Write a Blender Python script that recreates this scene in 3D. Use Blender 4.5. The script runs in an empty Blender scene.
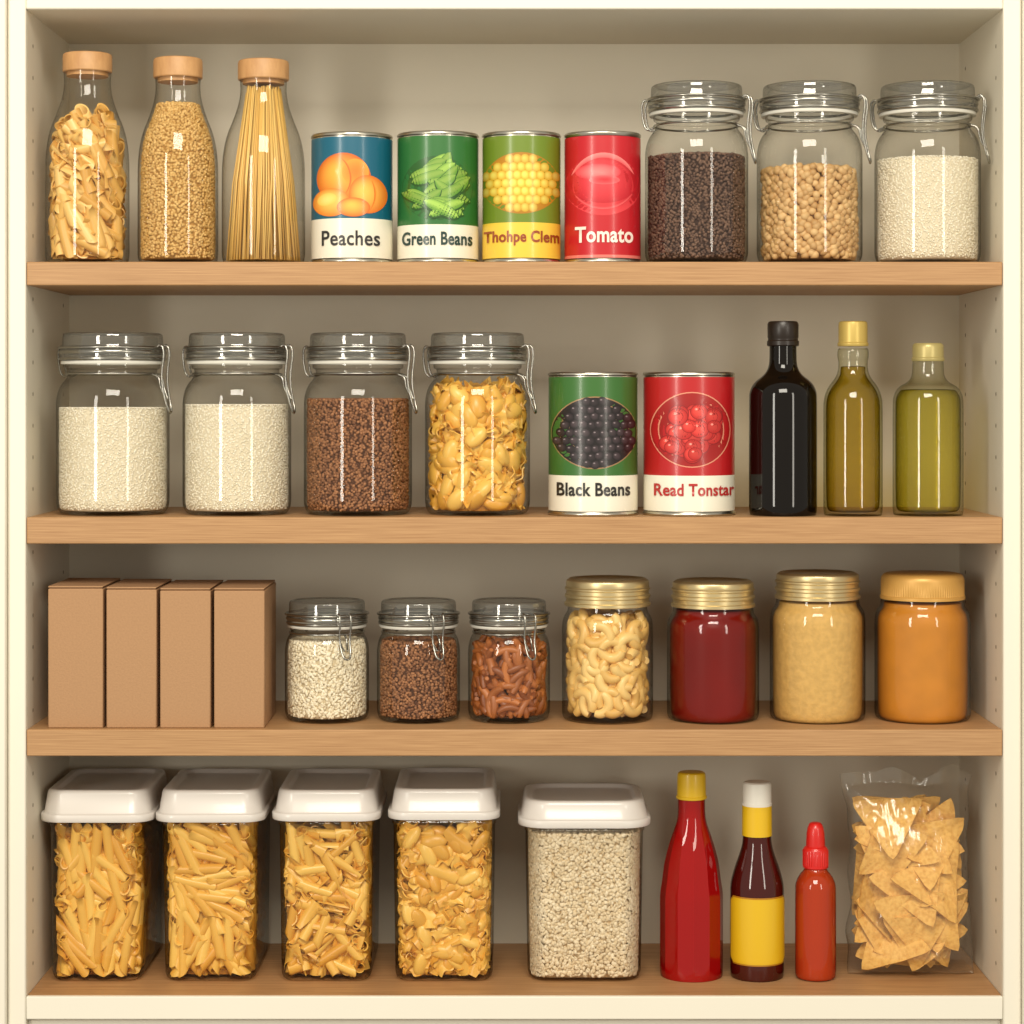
import bpy, math, random
import numpy as np
from mathutils import Vector, noise

D=2.3
HOR=400.0
def S(y): return 0.001*(D+y)/D
def X(px,y): return (px-512)*S(y)
def Z(py,y): return (HOR-py)*S(y)
def lin(c):
    c=c/255.0
    return c/12.92 if c<=0.04045 else ((c+0.055)/1.055)**2.4
def C(r,g,b,a=1.0): return (lin(r),lin(g),lin(b),a)
scene=bpy.context.scene
coll=scene.collection
try:
    scene.view_settings.view_transform='Standard'
    scene.view_settings.look='None'
except Exception as e: print(e)

# ------------------------------------------------------------ materials
def newmat(name):
    m=bpy.data.materials.new(name); m.use_nodes=True
    nt=m.node_tree; 
    return m,nt,nt.nodes['Principled BSDF']
def plain(name,col,rough=0.5,metal=0.0,coat=0.0,spec=0.5,bump=0.0,bscale=200.0,vary=0.0,edge=None):
    m,nt,b=newmat(name)
    b.inputs['Base Color'].default_value=col
    b.inputs['Roughness'].default_value=rough
    b.inputs['Metallic'].default_value=metal
    b.inputs['Coat Weight'].default_value=coat
    b.inputs['Coat Roughness'].default_value=0.06
    b.inputs['Specular IOR Level'].default_value=spec
    tc=nt.nodes.new('ShaderNodeTexCoord')
    nz=nt.nodes.new('ShaderNodeTexNoise'); nz.inputs['Scale'].default_value=bscale
    nz.inputs['Detail'].default_value=4
    nt.links.new(tc.outputs['Object'],nz.inputs['Vector'])
    if bump>0:
        bp=nt.nodes.new('ShaderNodeBump'); bp.inputs['Strength'].default_value=bump; bp.inputs['Distance'].default_value=0.002
        nt.links.new(nz.outputs['Fac'],bp.inputs['Height']); nt.links.new(bp.outputs['Normal'],b.inputs['Normal'])
    colout=None
    if vary>0:
        r=nt.nodes.new('ShaderNodeValToRGB')
        r.color_ramp.elements[0].position=0.35; r.color_ramp.elements[1].position=0.65
        r.color_ramp.elements[0].color=tuple(col[i]*(1-vary) for i in range(3))+(1,)
        r.color_ramp.elements[1].color=tuple(min(1,col[i]*(1+vary*0.6)) for i in range(3))+(1,)
        nt.links.new(nz.outputs['Fac'],r.inputs['Fac']); colout=r.outputs['Color']
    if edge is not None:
        # absorption shading painted into the base colour: darker where seen edge-on
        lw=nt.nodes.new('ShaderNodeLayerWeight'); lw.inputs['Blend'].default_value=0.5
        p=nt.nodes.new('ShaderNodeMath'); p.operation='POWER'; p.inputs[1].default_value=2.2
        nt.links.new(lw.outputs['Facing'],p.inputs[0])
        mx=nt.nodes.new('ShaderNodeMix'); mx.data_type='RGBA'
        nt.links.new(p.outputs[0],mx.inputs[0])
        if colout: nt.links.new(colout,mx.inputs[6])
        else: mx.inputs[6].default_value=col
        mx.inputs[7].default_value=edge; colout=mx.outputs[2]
    if colout: nt.links.new(colout,b.inputs['Base Color'])
    return m
def island(name,c1,c2,c3=None,rough=0.55,coat=0.0,bump=0.0,nscale=350,spot=None):
    m,nt,b=newmat(name)
    g=nt.nodes.new('ShaderNodeNewGeometry')
    r=nt.nodes.new('ShaderNodeValToRGB')
    r.color_ramp.elements[0].color=c1; r.color_ramp.elements[1].color=c2
    if c3:
        e=r.color_ramp.elements.new(0.5); e.color=c3
    nt.links.new(g.outputs['Random Per Island'],r.inputs['Fac'])
    col=r.outputs['Color']
    b.inputs['Roughness'].default_value=rough
    b.inputs['Coat Weight'].default_value=coat
    if bump>0 or spot:
        tc=nt.nodes.new('ShaderNodeTexCoord')
        nz=nt.nodes.new('ShaderNodeTexNoise'); nz.inputs['Scale'].default_value=nscale; nz.inputs['Detail'].default_value=4
        nt.links.new(tc.outputs['Object'],nz.inputs['Vector'])
        if bump>0:
            bp=nt.nodes.new('ShaderNodeBump'); bp.inputs['Strength'].default_value=bump; bp.inputs['Distance'].default_value=0.0015
            nt.links.new(nz.outputs['Fac'],bp.inputs['Height']); nt.links.new(bp.outputs['Normal'],b.inputs['Normal'])
        if spot:
            rr=nt.nodes.new('ShaderNodeValToRGB'); rr.color_ramp.elements[0].position=.30; rr.color_ramp.elements[1].position=.58
            rr.color_ramp.elements[0].color=spot; rr.color_ramp.elements[1].color=(1,1,1,1)
            mm=nt.nodes.new('ShaderNodeMix'); mm.data_type='RGBA'; mm.blend_type='MULTIPLY'; mm.inputs[0].default_value=1
            nt.links.new(nz.outputs['Fac'],rr.inputs['Fac']); nt.links.new(col,mm.inputs[6]); nt.links.new(rr.outputs['Color'],mm.inputs[7])
            col=mm.outputs[2]
    nt.links.new(col,b.inputs['Base Color'])
    return m
def glass(name,tint=(0.985,0.985,0.97),edge=(0.24,0.235,0.20),rough=0.025,base=0.045,diff=0.0,diffcol=(0.8,0.8,0.8,1),bump=0.0,power=3.0,bsc=28,gl_amt=.6):
    m=bpy.data.materials.new(name); m.use_nodes=True
    nt=m.node_tree; nt.nodes.clear()
    out=nt.nodes.new('ShaderNodeOutputMaterial')
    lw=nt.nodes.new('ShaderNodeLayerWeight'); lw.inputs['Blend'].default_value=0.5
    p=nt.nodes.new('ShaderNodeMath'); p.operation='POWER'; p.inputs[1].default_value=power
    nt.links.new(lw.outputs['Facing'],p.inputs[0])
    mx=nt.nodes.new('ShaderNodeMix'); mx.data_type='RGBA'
    mx.inputs[6].default_value=tuple(tint)+(1,); mx.inputs[7].default_value=tuple(edge)+(1,)  # darker edge tint puts side shading into the glass colour
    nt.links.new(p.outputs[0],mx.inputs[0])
    tr=nt.nodes.new('ShaderNodeBsdfTransparent'); nt.links.new(mx.outputs[2],tr.inputs['Color'])
    gl=nt.nodes.new('ShaderNodeBsdfGlossy'); gl.inputs['Roughness'].default_value=rough
    p2=nt.nodes.new('ShaderNodeMath'); p2.operation='POWER'; p2.inputs[1].default_value=4.0
    nt.links.new(lw.outputs['Facing'],p2.inputs[0])
    ma=nt.nodes.new('ShaderNodeMath'); ma.operation='MULTIPLY_ADD'; ma.inputs[1].default_value=gl_amt; ma.inputs[2].default_value=base
    nt.links.new(p2.outputs[0],ma.inputs[0])
    last=tr
    if diff>0:
        df=nt.nodes.new('ShaderNodeBsdfDiffuse')
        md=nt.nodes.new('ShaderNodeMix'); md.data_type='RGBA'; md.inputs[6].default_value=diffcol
        md.inputs[7].default_value=tuple(diffcol[i]*(.35 if sum(edge)<.6 else .9) for i in range(3))+(1,)  # diffuse rim darkened in colour to stand in for absorbed light
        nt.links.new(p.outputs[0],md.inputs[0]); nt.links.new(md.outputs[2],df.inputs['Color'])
        m1=nt.nodes.new('ShaderNodeMixShader'); m1.inputs[0].default_value=diff
        nt.links.new(tr.outputs[0],m1.inputs[1]); nt.links.new(df.outputs[0],m1.inputs[2]); last=m1
    ms=nt.nodes.new('ShaderNodeMixShader')
    nt.links.new(ma.outputs[0],ms.inputs[0]); nt.links.new(last.outputs[0],ms.inputs[1]); nt.links.new(gl.outputs[0],ms.inputs[2])
    if bump>0:
        tc=nt.nodes.new('ShaderNodeTexCoord')
        nz=nt.nodes.new('ShaderNodeTexNoise'); nz.inputs['Scale'].default_value=bsc; nz.inputs['Detail'].default_value=2
        nt.links.new(tc.outputs['Object'],nz.inputs['Vector'])
        bp=nt.nodes.new('ShaderNodeBump'); bp.inputs['Strength'].default_value=bump; bp.inputs['Distance'].default_value=0.01
        nt.links.new(nz.outputs['Fac'],bp.inputs['Height']); nt.links.new(bp.outputs['Normal'],gl.inputs['Normal'])
    nt.links.new(ms.outputs[0],out.inputs['Surface'])
    return m
def wood(name,c1,c2,sc=(9,330,520),rough=0.5):
    m,nt,b=newmat(name)
    tc=nt.nodes.new('ShaderNodeTexCoord'); mp=nt.nodes.new('ShaderNodeMapping')
    mp.inputs['Scale'].default_value=sc
    nz=nt.nodes.new('ShaderNodeTexNoise'); nz.inputs['Scale'].default_value=1.6; nz.inputs['Detail'].default_value=6; nz.inputs['Roughness'].default_value=0.6
    nz.inputs['Distortion'].default_value=0.15
    r=nt.nodes.new('ShaderNodeValToRGB')
    r.color_ramp.elements[0].position=0.28; r.color_ramp.elements[1].position=0.70
    r.color_ramp.elements[0].color=c1; r.color_ramp.elements[1].color=c2
    nt.links.new(tc.outputs['Object'],mp.inputs['Vector']); nt.links.new(mp.outputs['Vector'],nz.inputs['Vector'])
    nt.links.new(nz.outputs['Fac'],r.inputs['Fac']); nt.links.new(r.outputs['Color'],b.inputs['Base Color'])
    b.inputs['Roughness'].default_value=rough
    bp=nt.nodes.new('ShaderNodeBump'); bp.inputs['Strength'].default_value=0.10; bp.inputs['Distance'].default_value=0.0006
    nt.links.new(nz.outputs['Fac'],bp.inputs['Height']); nt.links.new(bp.outputs['Normal'],b.inputs['Normal'])
    return m

M_wall=plain('painted_panel',C(224,216,197),0.6,vary=0.02,bscale=6)
M_side=plain('painted_side_panel',C(224,216,197),0.6,vary=0.02,bscale=6)
M_hole=plain('peg_hole_dark',C(130,115,90),0.8)
M_frame=plain('cream_paint',C(232,226,210),0.5,vary=0.01,bscale=5)
M_wood=wood('oak_veneer',C(158,116,75),C(190,148,102))
M_woodtop=wood('oak_veneer_top',C(160,117,74),C(188,144,98),sc=(7,130,130))
M_cork=wood('beech_stopper',C(178,130,82),C(204,158,106),sc=(60,60,20))
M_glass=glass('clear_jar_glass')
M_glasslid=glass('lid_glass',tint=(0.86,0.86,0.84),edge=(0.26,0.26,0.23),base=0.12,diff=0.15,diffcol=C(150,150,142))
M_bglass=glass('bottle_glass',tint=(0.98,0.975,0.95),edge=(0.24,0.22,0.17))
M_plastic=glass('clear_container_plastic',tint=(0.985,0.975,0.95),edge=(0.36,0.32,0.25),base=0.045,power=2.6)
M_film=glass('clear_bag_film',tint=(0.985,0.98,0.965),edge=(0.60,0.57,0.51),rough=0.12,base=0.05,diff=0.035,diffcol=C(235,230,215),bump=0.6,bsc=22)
M_steel=plain('steel_wire',C(165,163,155),0.25,metal=1.0)
M_tin=plain('tin_metal',C(200,196,182),0.28,metal=1.0)
M_gasket=plain('pale_rubber',C(212,209,198),0.5)
M_gold=plain('gold_lacquered_metal',C(218,198,150),0.34,metal=0.85)
M_goldplastic=plain('mustard_gold_cap',C(208,160,84),0.4,metal=0.25)
M_kraft=plain('kraft_cardboard',C(172,132,94),0.75,bump=0.15,bscale=500,vary=0.05)
M_kraft2=plain('kraft_cardboard_flap',C(122,84,54),0.8,bump=0.15,bscale=500,vary=0.05)
M_whitelid=plain('white_plastic_lid',C(216,210,203),0.3,coat=0.2)
M_rice=island('rice_grain',C(226,211,180),C(246,237,214),rough=0.6)
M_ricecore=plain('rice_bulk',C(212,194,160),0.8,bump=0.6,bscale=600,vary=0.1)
M_flour=island('white_grain',C(228,217,192),C(250,244,228),rough=0.7)
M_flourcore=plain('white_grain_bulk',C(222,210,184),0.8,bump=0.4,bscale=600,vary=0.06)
M_dark=island('dark_brown_seed',C(72,48,38),C(124,94,76),rough=0.6)
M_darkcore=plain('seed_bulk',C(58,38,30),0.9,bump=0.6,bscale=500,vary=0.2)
M_brown=island('reddish_brown_seed',C(110,66,36),C(172,118,76),rough=0.6)
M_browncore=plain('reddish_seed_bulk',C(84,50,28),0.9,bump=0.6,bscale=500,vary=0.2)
M_chick=island('chickpea',C(184,142,88),C(220,182,126),rough=0.55)
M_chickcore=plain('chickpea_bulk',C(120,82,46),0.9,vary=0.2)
M_oat=island('golden_grain',C(194,150,80),C(228,190,122),rough=0.6)
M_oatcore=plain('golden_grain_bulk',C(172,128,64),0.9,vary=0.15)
M_flake=island('oat_flake',C(214,192,154),C(240,226,198),rough=0.65)
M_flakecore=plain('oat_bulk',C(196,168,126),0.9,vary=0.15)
M_pasta=island('pasta',C(218,158,58),C(240,196,98),C(230,178,78),rough=0.32)
M_pasta2=island('pale_pasta',C(216,164,82),C(240,202,128),C(228,184,104),rough=0.32)
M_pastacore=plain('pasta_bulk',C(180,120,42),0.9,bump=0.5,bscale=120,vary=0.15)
M_spag=island('spaghetti',C(218,170,82),C(240,204,124),rough=0.45)
M_cashew=island('elbow_pasta',C(222,176,96),C(242,206,132),rough=0.35)
M_nut=island('brown_snack',C(128,66,26),C(188,112,54),rough=0.42)
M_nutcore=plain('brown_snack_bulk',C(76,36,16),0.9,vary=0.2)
M_chip=island('tortilla_chip',C(222,164,72),C(244,200,112),rough=0.65,bump=0.7,nscale=240,spot=(.80,.68,.5,1))
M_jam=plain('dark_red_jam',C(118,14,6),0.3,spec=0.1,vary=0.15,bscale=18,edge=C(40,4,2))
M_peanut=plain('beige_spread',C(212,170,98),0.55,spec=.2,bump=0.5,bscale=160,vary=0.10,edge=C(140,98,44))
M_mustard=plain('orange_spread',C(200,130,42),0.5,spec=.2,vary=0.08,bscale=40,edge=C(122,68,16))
M_darkglass=plain('near_black_glass',C(12,7,4),0.05,spec=.4)
M_blackcap=plain('dark_cap',C(34,24,17),0.35)
M_oil1=glass('olive_oil_dark',tint=(0.82,0.70,0.22),edge=(0.16,0.11,0.0),base=0.0,diff=0.10,diffcol=C(176,146,26),power=2.0,gl_amt=0)
M_oil2=glass('olive_oil_light',tint=(0.88,0.83,0.36),edge=(0.22,0.20,0.02),base=0.0,diff=0.10,diffcol=C(196,184,56),power=2.0,gl_amt=0)
M_greenglass=glass('pale_green_glass',tint=(0.95,0.95,0.84),edge=(0.26,0.26,0.11),base=.055)
M_oilcap=plain('olive_gold_cap',C(200,172,92),0.35,metal=0.3)
M_oilcap2=plain('pale_gold_cap',C(184,168,108),0.35,metal=0.3)
M_ketchup=glass('red_sauce',tint=(0.45,0.012,0.012),edge=(0.02,0,0),base=0.05,diff=0.66,diffcol=C(184,12,12),power=1.6)
M_yellowcap=plain('yellow_cap',C(224,182,26),0.35,coat=0.2)
M_brownsauce=plain('dark_brown_sauce',C(66,12,6),0.06,spec=.6,edge=C(20,3,1))
M_whitecap=plain('white_cap',C(228,224,212),0.4)
M_redcap=plain('bright_red_cap',C(206,28,22),0.35,coat=0.2)
M_chili=glass('chili_sauce',tint=(0.62,0.08,0.02),edge=(0.08,0.008,0),base=0.05,diff=0.66,diffcol=C(200,66,26),power=1.8)
def vcolmat(name,rough=0.34):
    m,nt,b=newmat(name)
    a=nt.nodes.new('ShaderNodeVertexColor'); a.layer_name='Col'
    nt.links.new(a.outputs['Color'],b.inputs['Base Color']); b.inputs['Roughness'].default_value=rough
    b.inputs['Coat Weight'].default_value=0.25; b.inputs['Coat Roughness'].default_value=0.12
    return m
M_print=vcolmat('printed_paper')

# ------------------------------------------------------------ mesh helpers
class MB:
    def __init__(s): s.v=[];s.f=[];s.m=[];s.c=[];s.n=0
    def add(s,v,f,mat=0,col=None):
        v=np.asarray(v,dtype=float).reshape(-1,3)
        s.v.append(v)
        n=s.n
        s.f.extend([tuple(int(i)+n for i in q) for q in f]); s.m.extend([mat]*len(f)); s.n+=len(v)
        if col is not None:
            col=np.asarray(col,dtype=float)
            if col.ndim==1: col=np.tile(col,(len(v),1))
            s.c.append(col)
        return s
    def build(s,name,mats,parent=None,loc=(0,0,0),sharp=40,label=None,kind=None,smooth=True):
        me=bpy.data.meshes.new(name)
        V=np.concatenate(s.v)
        me.from_pydata(V.tolist(),[],s.f)
        for m in mats: me.materials.append(m)
        if len(mats)>1: me.polygons.foreach_set('material_index',s.m)
        if s.c:
            a=me.color_attributes.new('Col','FLOAT_COLOR','POINT')
            a.data.foreach_set('color',np.concatenate(s.c).ravel())
        if smooth:
            me.polygons.foreach_set('use_smooth',[True]*len(me.polygons))
            if sharp: me.set_sharp_from_angle(angle=math.radians(sharp))
        me.update()
        o=bpy.data.objects.new(name,me); coll.objects.link(o)
        o.location=loc
        if parent: o.parent=parent
        if label: o['label']=label
        if kind: o['kind']=kind
        return o
def thing(name,label,cat,loc,group=None):
    e=bpy.data.objects.new(name,None); e.empty_display_size=0.02; e.location=loc; coll.objects.link(e)
    e['label']=label; e['category']=cat
    if group: e['group']=group
    return e
def chaikin(p,n=2):
    p=[np.array(q,float) for q in p]
    for _ in range(n):
        q=[p[0]]
        for a,b in zip(p[:-1],p[1:]):
            q.append(a*.75+b*.25); q.append(a*.25+b*.75)
        q.append(p[-1]); p=q
    return p
def revolve(p,seg=64,ridge=None,facet=None):
    P=np.array([(max(a[0],1e-5),a[1]) for a in p]); n=len(P)
    th=np.arange(seg)*2*math.pi/seg
    r=P[:,0][:,None]*np.ones(seg)[None]
    if ridge is not None:
        amp=ridge[0]*np.array([1.0 if ridge[1]<=z<=ridge[2] else 0.0 for z in P[:,1]])[:,None]
        r=r*(1+amp*np.where(np.arange(seg)%2==0,1,-1)[None])
    if facet is not None:
        nf,z0,z1,z2,z3=facet
        w=np.interp(P[:,1],[z0,z1,z2,z3],[0,1,1,0])[:,None]
        st=2*math.pi/nf; ff=math.cos(st/2)/np.cos((th%st)-st/2)
        r=r*(1+w*(ff[None]-1))
    v=np.stack([r*np.cos(th),r*np.sin(th),P[:,1][:,None]*np.ones(seg)],-1).reshape(-1,3)
    f=[(k*seg+s,k*seg+(s+1)%seg,(k+1)*seg+(s+1)%seg,(k+1)*seg+s) for k in range(n-1) for s in range(seg)]
    return v,f
def tube(pts,rad,seg=8,closed=False,caps=True):
    P=[Vector(p) for p in pts]; n=len(P)
    if not hasattr(rad,'__len__'): rad=[rad]*n
    v=[];f=[]
    prev=None
    for i in range(n):
        if closed: t=P[(i+1)%n]-P[i-1]
        else: t=P[min(i+1,n-1)]-P[max(i-1,0)]
        t.normalize()
        if prev is None:
            a=Vector((0,0,1)) if abs(t.z)<0.9 else Vector((1,0,0))
            u=t.cross(a).normalized()
        else:
            u=(prev-t*prev.dot(t)).normalized()
        prev=u; w=t.cross(u)
        for s in range(seg):
            a=2*math.pi*s/seg
            v.append(P[i]+(u*math.cos(a)+w*math.sin(a))*rad[i])
    rng=n if closed else n-1
    for i in range(rng):
        j=(i+1)%n
        for s in range(seg):
            f.append((i*seg+s,i*seg+(s+1)%seg,j*seg+(s+1)%seg,j*seg+s))
    if caps and not closed:
        f.append(tuple(range(seg))[::-1]); f.append(tuple((n-1)*seg+s for s in range(seg)))
    return np.array([tuple(q) for q in v]),f
def smooth3(pts,n=2):
    return [tuple(q) for q in chaikin(pts,n)]
def rrect(hx,hy,r,z,k=6):
    out=[]
    for cx,cy,a0 in ((hx-r,hy-r,0),(-hx+r,hy-r,90),(-hx+r,-hy+r,180),(hx-r,-hy+r,270)):
        for i in range(k+1):
            a=math.radians(a0+90*i/k); out.append((cx+r*math.cos(a),cy+r*math.sin(a),z))
    return out
def loft(rings,cap0=True,cap1=True):
    n=len(rings[0]); v=[p for r in rings for p in r]; f=[]
    for k in range(len(rings)-1):
        for s in range(n):
            f.append((k*n+s,k*n+(s+1)%n,(k+1)*n+(s+1)%n,(k+1)*n+s))
    if cap0: f.append(tuple(range(n))[::-1])
    if cap1: f.append(tuple((len(rings)-1)*n+s for s in range(n)))
    return np.array(v),f
def box(x0,x1,y0,y1,z0,z1):
    v=[(x0,y0,z0),(x1,y0,z0),(x1,y1,z0),(x0,y1,z0),(x0,y0,z1),(x1,y0,z1),(x1,y1,z1),(x0,y1,z1)]
    f=[(3,2,1,0),(4,5,6,7),(0,1,5,4),(1,2,6,5),(2,3,7,6),(3,0,4,7)]
    return v,f
def bevel(o,w=0.001,s=2):
    m=o.modifiers.new('bevel','BEVEL'); m.width=w; m.segments=s; m.limit_method='ANGLE'

# ------------------------------------------------------------ piece templates (long axis x)
def icosa():
    t=(1+5**.5)/2
    v=np.array([(-1,t,0),(1,t,0),(-1,-t,0),(1,-t,0),(0,-1,t),(0,1,t),(0,-1,-t),(0,1,-t),(t,0,-1),(t,0,1),(-t,0,-1),(-t,0,1)],float)
    v/=np.linalg.norm(v[0])
    f=[(0,11,5),(0,5,1),(0,1,7),(0,7,10),(0,10,11),(1,5,9),(5,11,4),(11,10,2),(10,7,6),(7,1,8),(3,9,4),(3,4,2),(3,2,6),(3,6,8),(3,8,9),(4,9,5),(2,4,11),(6,2,10),(8,6,7),(9,8,1)]
    return v,f
def ico2():
    v,f=icosa(); v=[Vector(x) for x in v]; cache={}; nf=[]
    def mid(a,b):
        k=(min(a,b),max(a,b))
        if k not in cache: v.append(((v[a]+v[b])/2).normalized()); cache[k]=len(v)-1
        return cache[k]
    for a,b,c in f:
        ab,bc,ca=mid(a,b),mid(b,c),mid(c,a); nf+=[(a,ab,ca),(b,bc,ab),(c,ca,bc),(ab,bc,ca)]
    return np.array([tuple(x) for x in v]),nf
def ellipsoid(a,b,c,hi=False):
    v,f=ico2() if hi else icosa()
    return v*np.array([a,b,c]),f
def penne(L,r,bend=0.10):
    v=[];f=[];seg=16;n=7
    for rr in (r,r*0.76):
        for i in range(n):
            t=i/(n-1)-0.5
            for s in range(seg):
                a=2*math.pi*s/seg
                y=rr*math.cos(a); z=rr*math.sin(a)
                x=t*L+ (y*1.0 if i in(0,n-1) else (y*.5 if i in (1,n-2) else 0))
                v.append((x,y,z+bend*L*(0.25-t*t)))
    for i in range(n-1):
        for s in range(seg):
            a=i*seg+s;b=i*seg+(s+1)%seg
            f.append((a,a+seg,b+seg,b)); o=n*seg
            f.append((o+a,o+b,o+b+seg,o+a+seg))
    for i in (0,n-1):
        for s in range(seg):
            a=i*seg+s;b=i*seg+(s+1)%seg;o=n*seg
            f.append((a,b,o+b,o+a))
    return np.array(v),f
def sheet(fn,nu,nv,th):
    top=[];bot=[]
    for i in range(nu+1):
        for j in range(nv+1):
            u=i/nu*2-1;w=j/nv*2-1
            x,y,z=fn(u,w); top.append((x,y,z+th/2)); bot.append((x,y,z-th/2))
    N=len(top);f=[];W=nv+1
    for i in range(nu):
        for j in range(nv):
            a=i*W+j;f.append((a,a+W,a+W+1,a+1)); f.append((N+a,N+a+1,N+a+W+1,N+a+W))
    for i in range(nu):
        a=i*W;f.append((a,N+a,N+a+W,a+W)); a=i*W+nv;f.append((a,a+W,N+a+W,N+a))
    for j in range(nv):
        a=j;f.append((a,a+1,N+a+1,N+a)); a=nu*W+j;f.append((a,N+a,N+a+1,a+1))
    return np.array(top+bot),f
def twist(L,w,turn=2.2):
    def fn(u,t):
        a=u*turn/2; rr=w/2*t
        c=0.30*w*(1-t*t)
        return (u*L/2, rr*math.cos(a)-c*math.sin(a), rr*math.sin(a)+c*math.cos(a))
    return sheet(fn,16,6,0.0014)
def scroll(L,w):
    def fn(u,t):
        a=t*2.5+u*.5; r=w*.5*(1-.18*abs(t))
        return (u*L/2, r*math.sin(a), -r*math.cos(a))
    return sheet(fn,10,14,0.0012)
def bowtie(L,w):
    def fn(u,t):
        k=0.35+0.65*abs(u)**0.8
        return (u*L/2, t*w/2*k, 0.0030*math.cos(t*math.pi*1.5)*(1-abs(u)*0.6)+0.0015*math.sin(u*5+t*3))
    return sheet(fn,12,8,0.0014)
def shell(L,w):
    def fn(u,t):
        k=math.sqrt(max(0.02,1-u*u*.9))
        a=t*1.7
        return (u*L/2, w*.5*k*math.sin(a), w*.34*k*math.cos(a)+.002*u)
    return sheet(fn,12,10,0.0014)
def ruffle(L,w):
    def fn(u,t):
        return (u*L/2+.002*math.sin(t*4), t*w/2*(1-0.25*u*u)+.0015*math.sin(u*5), 0.0035*(u*u-t*t)+0.0028*math.sin(u*8)*abs(t))
    return sheet(fn,18,8,0.0012)
def arcpiece(R,r,ang,taper=0.6,n=8,seg=8):
    pts=[];rad=[]
    for i in range(n):
        t=i/(n-1)*2-1; a=t*ang/2
        pts.append((R*math.sin(a),R*math.cos(a)-R*(.6 if ang>2 else .95),0)); rad.append(r*(1-taper*t**4))
    return tube(pts,rad,seg)
def polar_tri(R,p=7,rings=6,seg=45,c=0.12):
    th=[2*math.pi*i/seg for i in range(seg)]
    def rad(a):
        s=sum(max(0,math.cos(a-k*2*math.pi/3))**p for k in range(3))**(1/p); return R/s
    top=[(0,0,0)]
    for k in range(1,rings+1):
        for a in th:
            r=rad(a)*k/rings; x=r*math.cos(a);y=r*math.sin(a)
            top.append((x,y,c*(x*x*1.0-y*y*0.5)/R+.0010*math.sin(a*5+k)*k/rings))
    N=len(top); t=0.0026
    v=[(x,y,z+t/2) for x,y,z in top]+[(x,y,z-t/2) for x,y,z in top]
    f=[]
    for s in range(seg):
        a=1+s;b=1+(s+1)%seg
        f.append((0,a,b)); f.append((N,N+b,N+a))
        for k in range(rings-1):
            o=k*seg;f.append((a+o,a+o+seg,b+o+seg,b+o)); f.append((N+a+o,N+b+o,N+b+o+seg,N+a+o+seg))
        o=(rings-1)*seg
        f.append((a+o,N+a+o,N+b+o,b+o))
    return np.array(v),f

# ------------------------------------------------------------ scatter
def frames(P,N,rng,align=None):
    up=np.tile([0,0,1.0],(len(N),1)); up[np.abs(N[:,2])>0.9]=[1.0,0,0]
    T=np.cross(up,N); T/=np.linalg.norm(T,axis=1)[:,None]
    B=np.cross(N,T)
    if align is None: a=rng.uniform(0,2*math.pi,len(N))
    else:
        base,amp,jit,k=align
        ph=rng.uniform(0,6.28,3)
        a=base+amp*(np.sin(P[:,0]*k+P[:,2]*k*.7+ph[0])+.7*np.sin(P[:,2]*k*1.3-P[:,0]*k*.5-P[:,1]*k*.6+ph[1]))+rng.normal(0,jit,len(N))
    A=np.cos(a)[:,None]*T+np.sin(a)[:,None]*B
    return A,np.cross(N,A)
def scatter(mb,templ,P,N,rng,clamp,tilt=0.3,roll=0.3,align=None,size=(0.92,1.08),mat=0,fit=False):
    tv,tf=templ
    A,Bv=frames(P,N,rng,align)
    n=len(P)
    t=rng.normal(0,tilt,n)[:,None]; A2=A*np.cos(t)+N*np.sin(t); N2=N*np.cos(t)-A*np.sin(t)
    r=rng.normal(0,roll,n)[:,None]; B2=Bv*np.cos(r)+N2*np.sin(r); N3=N2*np.cos(r)-Bv*np.sin(r)
    s=rng.uniform(size[0],size[1],n)[:,None,None]
    R=np.stack([A2,B2,N3],1)
    V=np.einsum('vk,nkj->nvj',tv,R)*s+P[:,None,:]
    L=len(tv)
    if fit:
        for _ in range(2):
            Vc=clamp(V.reshape(-1,3)).reshape(V.shape)
            dsp=Vc-V; idx=np.argmax(np.abs(dsp),axis=1)
            sh=np.take_along_axis(dsp,idx[:,None,:],axis=1)
            V=V+sh
    V=clamp(V.reshape(-1,3))
    F=[]
    for i in range(n):
        o=i*L
        F.extend([tuple(j+o for j in q) for q in tf])
    mb.add(V,F,mat)
def rev_container(rp,zmin):
    zs=np.array([p[1] for p in rp]); rs=np.array([p[0] for p in rp])
    rf=lambda z: np.interp(z,zs,rs)
    def clamp(V):
        V=V.copy(); V[:,2]=np.maximum(V[:,2],zmin)
        rad=np.hypot(V[:,0],V[:,1])+1e-9; k=np.minimum(1,rf(V[:,2])/rad)
        V[:,0]*=k;V[:,1]*=k; return V
    return rf,clamp
def spread(n,rng):
    if n==0: return np.zeros(0),np.zeros(0)
    i=np.arange(n); u=(i*0.7548776662+rng.uniform())%1; v=(i*0.5698402910+rng.uniform())%1
    j=.35 if n>1200 else .12
    return (u+rng.normal(0,j,n)/math.sqrt(n))%1,np.clip(v+rng.normal(0,j,n)/math.sqrt(n),0,1)
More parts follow.
